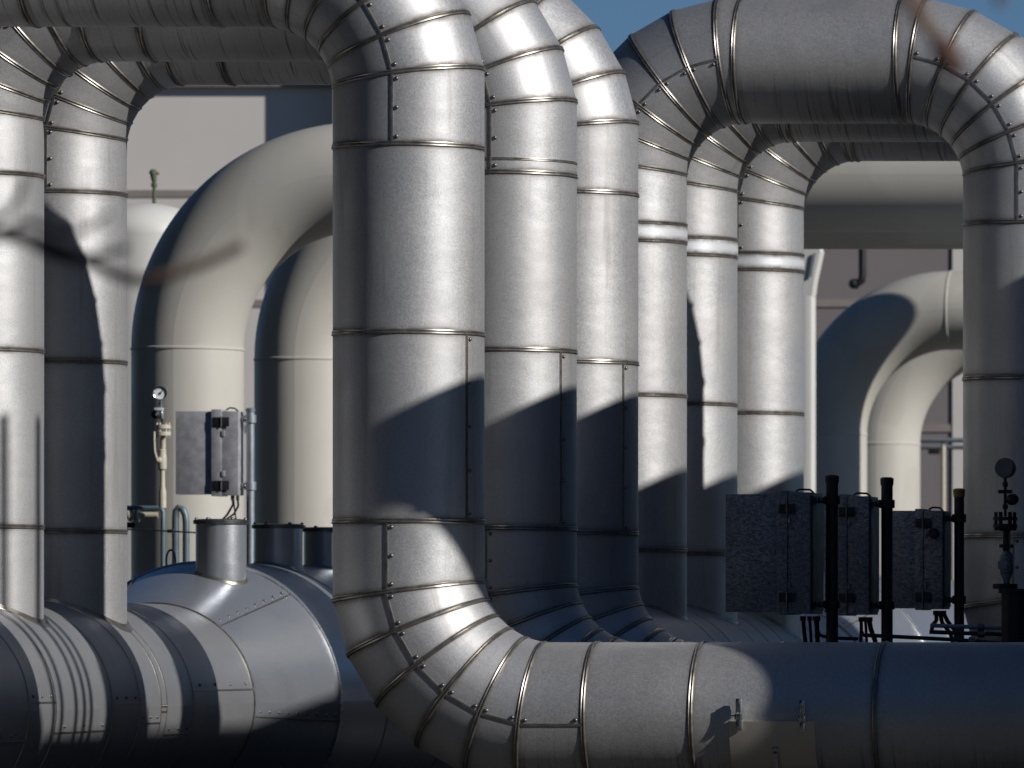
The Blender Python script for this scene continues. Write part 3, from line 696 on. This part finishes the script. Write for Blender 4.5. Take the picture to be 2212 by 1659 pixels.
# ------------------------------------------------------------------ pressure gauges
def gauge(cx, cy, r, d, par, face=True, yaw=0.0):
    px = d * U; c = P(cx, cy, d); ax = Vector((math.sin(R_(yaw)), -math.cos(R_(yaw)), 0))
    rr = r * px
    mb = MB(); mb.lathe(c, [(0, -0.035), (rr * 0.93, -0.034), (rr * 0.97, -0.025), (rr, 0.0), (rr, 0.018), (rr * 0.97, 0.024), (rr * 0.86, 0.020), (rr * 0.85, 0.008)] if face else
                       [(0, 0.02), (rr * 0.9, 0.022), (rr * 0.98, 0.012), (rr, -0.02), (rr * 0.9, -0.035), (0, -0.036)], ax, 40)
    g_ = put(mb, 'gauge_case', M['chrome' if face else 'gauge_back'], par)
    if face:
        mb = MB(); mb.lathe(c, [(rr * 0.86, 0.009), (0, 0.0095)], ax, 40); dl = put(mb, 'dial', M['dial'], g_)
        e1 = Vector((-ax.y, ax.x, 0)); up = Vector((0, 0, 1))
        tk = MB()
        for k in range(19):
            q = R_(225 - k * 15); v = e1 * math.cos(q) + up * math.sin(q)
            m = MB(); p0 = c + v * rr * 0.66 + ax * 0.0102; p1 = c + v * rr * (0.82 if k % 3 == 0 else 0.77) + ax * 0.0102
            tk.tube(p0, p1, 0.0016 if k % 3 == 0 else 0.001, None, 4)
        tk.build; put(tk, 'scale_marks', M['black'], dl)
        q = R_(55); v = e1 * math.cos(q) + up * math.sin(q)
        mb = MB(); mb.tube(c - v * rr * 0.25 + ax * 0.012, c + v * rr * 0.68 + ax * 0.012, 0.005, 0.0015, 6); mb.lathe(c + ax * 0.01, [(0.009, 0), (0.009, 0.006), (0, 0.007)], ax, 12); put(mb, 'needle', M['black'], dl)
    return g_
d = 1.386; px = d * U
root = thing('pressure_gauge', P(351, 1095, d), 'white dialled pressure gauge on a cream valve riser left of the sunlit box', 'gauge')
gauge(346.5, 849.5, 15, d, root, True, 12)
def lz(nm, x, prof, mat, par, n=24):        # lathe about a vertical axis at picture column x, prof = (radius px, row)
    mb = MB(); mb.lathe(P(x, 0, d) * Vector((1, 1, 0)).length if False else Vector((P(x, 0, d).x, d * D1, 0)), [(r * px, P(0, yy, d).z) for r, yy in prof], (0, 0, 1), n); return put(mb, nm, M[mat], par)
lz('stem', 346.5, [(3.2, 894), (3.2, 878), (4.2, 877), (4.2, 871), (2.6, 870), (2.6, 862)], 'chrome', root)
mb = MB(); a = P(345, 884, d); mb.box(a + Vector((0, -0.02, 0)), (19 * px, 0.02, 6 * px), 0.002); put(mb, 'tag_plate', M['dial'], root)
mb = MB(); a = P(343, 896, d); mb.lathe(a + Vector((0, -0.06, 0)), [(0, -0.01), (9 * px, -0.008), (10 * px, 0.0), (10 * px, 0.02), (8 * px, 0.03), (0, 0.032)], (-0.4, -1, 0), 20); kn = put(mb, 'hand_knob', M['black'], root)
mb = MB(); mb.tube(a + Vector((0.01, -0.095, 0)), a + Vector((0.012, -0.099, 0)), 3 * px, None, 10); put(mb, 'knob_screw', M['chrome'], kn)
lz('block', 348, [(0, 905), (6, 905), (6.5, 893), (5, 886), (0, 886)], 'chrome', root)
lz('stem', 350, [(3, 917), (3, 905)], 'dark', root)
lz('flange', 352, [(0, 926), (16.5, 926), (16.5, 918), (7, 917), (0, 917)], 'valve', root)
lz('flange', 352, [(0, 941), (16.5, 941), (16.5, 932.5), (0, 932.5)], 'valve', root)
for k in range(6):
    q = 2 * math.pi * (k + 0.25) / 6; a = Vector((P(352, 0, d).x + math.cos(q) * 12.5 * px, d * D1 + math.sin(q) * 12.5 * px, 0))
    mb = MB(); mb.tube(a + Vector((0, 0, P(0, 945, d).z)), a + Vector((0, 0, P(0, 913, d).z)), 2.3 * px, None, 6); put(mb, 'bolt', M['valve'], root)
lz('neck', 352, [(6, 975), (6, 945), (8, 941)], 'valve', root)
lz('valve_body', 350.5, [(6, 1016), (9, 1013), (9.5, 1000), (9, 985), (8, 978), (8.5, 972), (5, 970)], 'valve', root)
mb = MB(); a = P(347, 994, d); mb.lathe(a + Vector((0, -0.02, 0)), [(6.5 * px, -0.02), (6.5 * px, 0.03), (4 * px, 0.035), (4 * px, 0.05), (0, 0.052)], (-0.35, -1, 0), 16); put(mb, 'valve_bonnet', M['valve'], root)
mb = MB(); mb.polytube([P(345, 990, d) + Vector((0, -0.09, 0)), P(341, 975, d) + Vector((0, -0.09, 0)), P(340, 950, d) + Vector((0, -0.09, 0)), P(340, 933, d) + Vector((0, -0.09, 0))], 0.009, 8); put(mb, 'lever', M['valve'], root)
lz('riser', 351, [(8, 1097), (8, 1064), (5.4, 1050), (5.2, 1016)], 'valve', root)

d = 1.03; px = d * U
root = thing('pressure_gauge', P(2172, 1390, d), 'shaded pressure gauge seen from behind on a black stub at far right', 'gauge')
gauge(2171, 1010.5, 22.5, d, root, False, -10)
lz('stem', 2171.5, [(3, 1116), (3, 1100), (6, 1099), (6, 1090), (3.5, 1089), (3.5, 1052), (6, 1051), (6, 1041), (3.2, 1040), (3.2, 1030)], 'dark', root)
mb = MB(); a = P(2171.5, 1062, d); mb.box(a, (30 * px, 0.03, 8 * px), 0.003); put(mb, 'cross_bar', M['dark'], root)
mb = MB(); a = P(2187, 1079, d); mb.lathe(a, [(0, -0.03), (9 * px, -0.028), (12.5 * px, -0.01), (12.5 * px, 0.012), (8 * px, 0.028), (0, 0.03)], (1, -0.5, 0.1), 10); put(mb, 'hand_knob', M['black'], root)
lz('flange', 2171.5, [(0, 1124), (26.5, 1124), (26.5, 1117), (0, 1117)], 'dark', root)
lz('flange', 2171.5, [(0, 1147), (13, 1147), (20, 1141), (26.5, 1140), (26.5, 1132), (0, 1132)], 'dark', root)
for k in range(6):
    q = 2 * math.pi * (k + 0.1) / 6; a = Vector((P(2171.5, 0, d).x + math.cos(q) * 20 * px, d * D1 + math.sin(q) * 20 * px, 0))
    mb = MB(); mb.tube(a + Vector((0, 0, P(0, 1146, d).z)), a + Vector((0, 0, P(0, 1106, d).z)), 4 * px, None, 6); put(mb, 'bolt', M['dark'], root)
lz('neck', 2174, [(8, 1190), (8, 1184), (15.5, 1183), (15.5, 1176), (8, 1175), (8, 1147)], 'dark', root)
lz('valve_body', 2174.5, [(7, 1262), (8, 1250), (12, 1242), (14, 1236), (14.5, 1215), (13.5, 1200), (10, 1194), (7, 1190)], 'galv_dark', root)
mb = MB(); mb.polytube([P(2183, 1190, d) + Vector((0, -0.03, 0)), P(2183, 1150, d) + Vector((0, -0.03, 0))], 0.005, 8); put(mb, 'lever', M['rivet'], root)
mb = MB(); a = P(2171, 1220, d); mb.box(a + Vector((-0.01, -14.6 * px, 0)), (20 * px, 0.006, 18 * px), 0.001); put(mb, 'tag_plate', M['galv_post'], root)
lz('flange', 2171.5, [(0, 1272), (27, 1272), (27, 1261), (0, 1261)], 'dark', root)
lz('stub', 2193, [(30, gz(d)), (30, 1282), (36, 1281), (36, 1272), (0, 1271)], 'dark', root, 40)

# ------------------------------------------------------------------ small pipework on the left
d = 1.389; px = d * U
def pipe_run(lab, pieces, mat, cat='pipe'):
    o = thing('service_pipe', P(*pieces[0][0][0][:2], d), lab, cat, 'small service pipes at left')
    for pts, r in pieces:
        mb = MB(); mb.polytube([P(x, y, d + (0 if len(q) == 0 else q[0])) for x, y, *q in pts], r * px, 14); put(mb, 'tube', M[mat], o)
    for pts, r in pieces:
        a, b = P(pts[0][0], pts[0][1], d), P(pts[1][0], pts[1][1], d); t = a.lerp(b, 0.35)
        mb = MB(); mb.lathe(t, [(r * px * 1.0, -2.5 * px), (r * px * 1.35, -2.2 * px), (r * px * 1.35, 2.2 * px), (r * px, 2.5 * px)], b - a, 16); put(mb, 'coupling', M[mat], o)
    return o
pipe_run('grey pipe elbow running level below the gauge riser then straight down', [([(215, 1097), (340, 1097.5), (349, 1099), (352, 1106), (352, 1150), (352, 1290)], 5.2)], 'bluegrey')
pipe_run('grey pipe bent like a walking stick between gauge riser and silver nozzle', [([(379, 1290), (379, 1120), (380, 1104), (386, 1096), (394, 1099), (400, 1112), (402, 1128), (402, 1290)], 7.5)], 'bluegrey')
pipe_run('dark level pipe passing behind the grey elbows to the silver nozzle', [([(215, 1134, .01), (330, 1134.5, .01), (452, 1135, .01)], 6.5)], 'dark')
o = thing('service_pipe', P(262, 1113, 1.389), 'cream flanged pipe running level just under the grey pipe', 'pipe', 'small service pipes at left')
p_ = 1.389 * U
def lx(x0, prof, nm):
    mb = MB(); mb.lathe(P(0, 1113, 1.389) * 1.0, [(r * p_, (x - 0) * p_) for x, r in prof], (1, 0, 0), 24); put(mb, nm, M['valve'], o)
lx(0, [(215, 8), (275, 8), (278, 9.5), (286, 9.5), (288, 7), (318, 7), (342, 7), (342, 0)], 'tube')
for x in (279, 290, 297): lx(0, [(x, 0), (x, 14), (x + 4, 14), (x + 4, 0)], 'flange')
d = 1.35; px = d * U
o = thing('wire', P(262, 1142, d), 'thin taut wire crossing the small pipes left of the nozzle', 'wire')
mb = MB(); mb.polytube([P(200, 1142, d), P(300, 1144, d), P(430, 1151, d)], 0.006, 6); put(mb, 'strand', M['dark'], o)
for x in (365, 372): 
    mb = MB(); mb.lathe(P(x, 1147, d), [(0.006, -0.012), (0.014, -0.01), (0.014, 0.01), (0.006, 0.012)], (1, 0, 0), 10); put(mb, 'clamp', M['chrome'], o)
o = tag(MB().build('x', M['dark']), None) if False else None
mb = MB(); mb.polytube([P(369 + 10 * math.sin(R_(a)) , 1212 - 24 * math.cos(R_(a)), 1.345) for a in range(-150, 151, 15)], 0.008, 8)
o = mb.build('cable_loop', M['bluecable'], None, P(369, 1212, 1.345)); tag(o, 'blue cable loop hanging by the small grey pipes', 'cable')

# ------------------------------------------------------------------ access panel on the nearest pipe
fr = fronts[0]; base = Vector(fr.location); zr = (113 - 270.4) * U
def cyl(x, th, r): return Vector(((x - X0 + 3417) * U, -math.cos(th) * r, zr - math.sin(th) * r))
rp = RAD * U + 0.022
mb = MB(); rows = []
for x in (1605, 1605.6, 1787.4, 1788):
    hh = 0 if x in (1605, 1788) else 0.0
    rows.append([cyl(x, R_(3.0), RAD * U)] + [cyl(x, R_(3.0 + k * 3.4), rp) for k in range(20)] + [cyl(x, R_(3.0 + 19 * 3.4), RAD * U)])
rows = [[cyl(1605, R_(3.0 + k * 3.2), RAD * U - 0.001) for k in range(22)]] + rows + [[cyl(1788, R_(3.0 + k * 3.2), RAD * U - 0.001) for k in range(22)]]
mb.grid(rows, [[(p.x, p.z) for p in r] for r in rows], None, closed=False)
M['panel'] = clad('access_panel_sheet', (0.66, 0.61, 0.54), 0.36, 0.8, 'leg', 0.1, 0.06, 0.05)
pn = mb.build('access_panel', M['panel'], fr, None, 30)
def latch(x, th0, nm, mat):
    n = Vector((0, -math.cos(th0), -math.sin(th0))); up = Vector((0, math.sin(th0) * -1, math.cos(th0))); up = Vector((0, -math.sin(th0), math.cos(th0)))
    c = cyl(x, th0, rp); rot = Matrix((Vector((1, 0, 0)), -n, up)).transposed()
    def bb(mb, dx, dz, dn, size, bev=0.002): mb.box(c + Vector((dx, 0, 0)) + up * dz + n * dn, size, bev, rot)
    mb = MB()
    if nm == 'latch':
        bb(mb, 0, 0.055, 0.012, (0.03, 0.022, 0.075)); bb(mb, 0, -0.005, 0.02, (0.04, 0.02, 0.03)); bb(mb, 0, -0.05, 0.006, (0.03, 0.012, 0.06))
        bb(mb, -0.009, 0.02, 0.03, (0.006, 0.01, 0.10), 0.001); bb(mb, 0.009, 0.02, 0.03, (0.006, 0.01, 0.10), 0.001); bb(mb, 0, 0.075, 0.03, (0.022, 0.012, 0.03))
        bb(mb, -0.028, 0.0, 0.012, (0.03, 0.008, 0.008), 0.001)
    else:
        bb(mb, 0, 0.06, 0.008, (0.03, 0.016, 0.04)); bb(mb, 0, 0.0, 0.03, (0.028, 0.006, 0.12)); bb(mb, 0, -0.06, 0.012, (0.03, 0.024, 0.03))
    mb.build(nm, M[mat], pn)
latch(1627, R_(-1), 'latch', 'chrome'); latch(1763, R_(0), 'latch', 'chrome'); latch(1702, R_(33), 'handle', 'chrome')

# ------------------------------------------------------------------ far right background pieces
d = 2.15; px = d * U
o = thing('drain_pipe', P(1863, 520, d), 'black J shaped pipe hanging in front of the beige wall at right', 'pipe')
mb = MB(); mb.polytube([P(1863, 470, d), P(1863, 560, d), P(1863, 596, d), P(1861, 606, d), P(1853, 611, d), P(1842, 612, d)], 8.5 * px, 16); put(mb, 'tube', M['black'], o)
mb = MB(); mb.dome(P(1843, 613, d), (-1, -0.6, 0), 11 * px, 16); mb.lathe(P(1843, 613, d), [(0, 0.02), (11 * px, 0.0), (11 * px, -0.05), (0, -0.06)], (-1, -0.6, 0), 16); put(mb, 'end_cap', M['black'], o)
d = 1.82; px = d * U
o = thing('support_post', P(1750, 1400, d), 'bright white post with a forked bracket behind the rear sleeved upright', 'post')
mb = MB(); mb.box((P(1748, 0, d).x, d * D1, P(0, 640, d).z / 2), (20 * px, 0.25, P(0, 640, d).z), 0.01); put(mb, 'column', M['white'], o)
mb = MB(); a = [(1738, 640), (1758, 640), (1762, 610), (1776, 545), (1768, 520), (1738, 520)]
vf = [P(x, y, d) + Vector((0, -0.12, 0)) for x, y in a]; vb = [v + Vector((0, 0.24, 0)) for v in vf]; n = len(a)
mb.add(vf + vb, [tuple(range(n)), tuple(range(n, 2 * n))[::-1]] + [(i, (i + 1) % n, n + (i + 1) % n, n + i) for i in range(n)]); put(mb, 'bracket', M['white'], o, 20)
mb = MB(); mb.tube(P(1757, 600, d) + Vector((0, -0.14, 0)), P(1766, 548, d) + Vector((0, -0.14, 0)), 2.5 * px, None, 8); put(mb, 'brace', M['galv_post'], o)
d = 2.14; px = d * U
o = thing('handrail', P(2035, 1400, d), 'blurred pale handrail seen through the right hand arch', 'railing')
mb = MB(); mb.tube(P(1880, 951, d), P(2240, 951, d), 5.5 * px); put(mb, 'top_rail', M['galv_post'], o)
mb = MB(); mb.tube(P(1880, 966, d + .004), P(2240, 966, d + .004), 5 * px); put(mb, 'lower_rail', M['galv_post'], o)
for x in (2037, 2190):
    mb = MB(); mb.tube(Vector((P(x, 0, d).x, d * D1 + 0.02, 0)), P(x, 950, d) + Vector((0, 0.02, 0)), 5 * px); put(mb, 'post', M['valve'], o)
mb = MB(); mb.box(P(2018, 976, d), (24 * px, 0.06, 10 * px), 0.004); put(mb, 'clamp', M['black'], o)

# ------------------------------------------------------------------ bare trees near the viewer, out of focus
def twig(par, pts, r0, r1, d, nm='twig'):
    P3 = [P(x, y, d + (z[0] if z else 0)) for x, y, *z in pts]
    # smooth
    Q = []
    for i in range(len(P3) - 1):
        for k in range(5): 
            t = k / 5; p0 = P3[max(i - 1, 0)]; p1 = P3[i]; p2 = P3[i + 1]; p3 = P3[min(i + 2, len(P3) - 1)]
            Q.append(0.5 * ((2 * p1) + (p2 - p0) * t + (2 * p0 - 5 * p1 + 4 * p2 - p3) * t * t + (3 * p1 - p0 - 3 * p2 + p3) * t ** 3))
    Q.append(P3[-1]); m = len(Q)
    mb = MB(); mb.polytube(Q, [r0 + (r1 - r0) * i / (m - 1) for i in range(m)], 8); return put(mb, nm, M['bark'], par)
d = 0.27
x_ = P(-900, 0, d)
tr = thing('bare_tree', (x_.x, d * D1, 0), 'bare out of focus twigs reaching in from the left before the uprights', 'tree')
mb = MB(); mb.polytube([(x_.x, d * D1, 0), (x_.x + 0.05, d * D1 + 0.05, 1.2), (x_.x - 0.04, d * D1, 2.4), (x_.x + 0.05, d * D1 - 0.05, 4.5)], [0.10, 0.08, 0.06, 0.02], 12); put(mb, 'trunk', M['bark'], tr)
twig(tr, [(-900, 330), (-400, 440), (-60, 500), (80, 522), (210, 575), (300, 606), (400, 582), (470, 556), (524, 528)], 0.0088, 0.0072, d, 'branch')
twig(tr, [(-900, 420), (-300, 520), (0, 500), (60, 478), (150, 505), (240, 462)], 0.0072, 0.0045, d)
twig(tr, [(60, 520), (140, 560), (230, 548), (275, 535)], 0.0072, 0.005, d)
twig(tr, [(-80, 500), (0, 470), (40, 430), (55, 380)], 0.0072, 0.0045, d)
d = 0.25
x_ = P(2900, 0, d)
tr = thing('bare_tree', (x_.x, d * D1, 0), 'blurred brown twig tip hanging over the bend at upper right', 'tree')
mb = MB(); mb.polytube([(x_.x, d * D1, 0), (x_.x - 0.04, d * D1 + 0.04, 1.4), (x_.x + 0.03, d * D1, 2.6), (x_.x - 0.02, d * D1, 4.6)], [0.09, 0.075, 0.055, 0.02], 12); put(mb, 'trunk', M['bark'], tr)
twig(tr, [(2900, -420), (2500, -330), (2240, -160), (2168, -30), (2160, 12)], 0.012, 0.006, d, 'branch')
twig(tr, [(2400, -290), (2080, -180), (1960, -60), (1985, 30), (2040, 105)], 0.012, 0.010, d)
mb = MB(); a = P(2020, 80, d); b = P(2048, 122, d); mb.lathe(a, [(0, 0), (0.010, 0.004), (0.018, 0.025), (0.014, 0.05), (0, 0.065)], b - a, 10)
M['bud'] = paint('reddish_bud', (0.09, 0.04, 0.028), 0.7); put(mb, 'bud', M['bud'], tr)
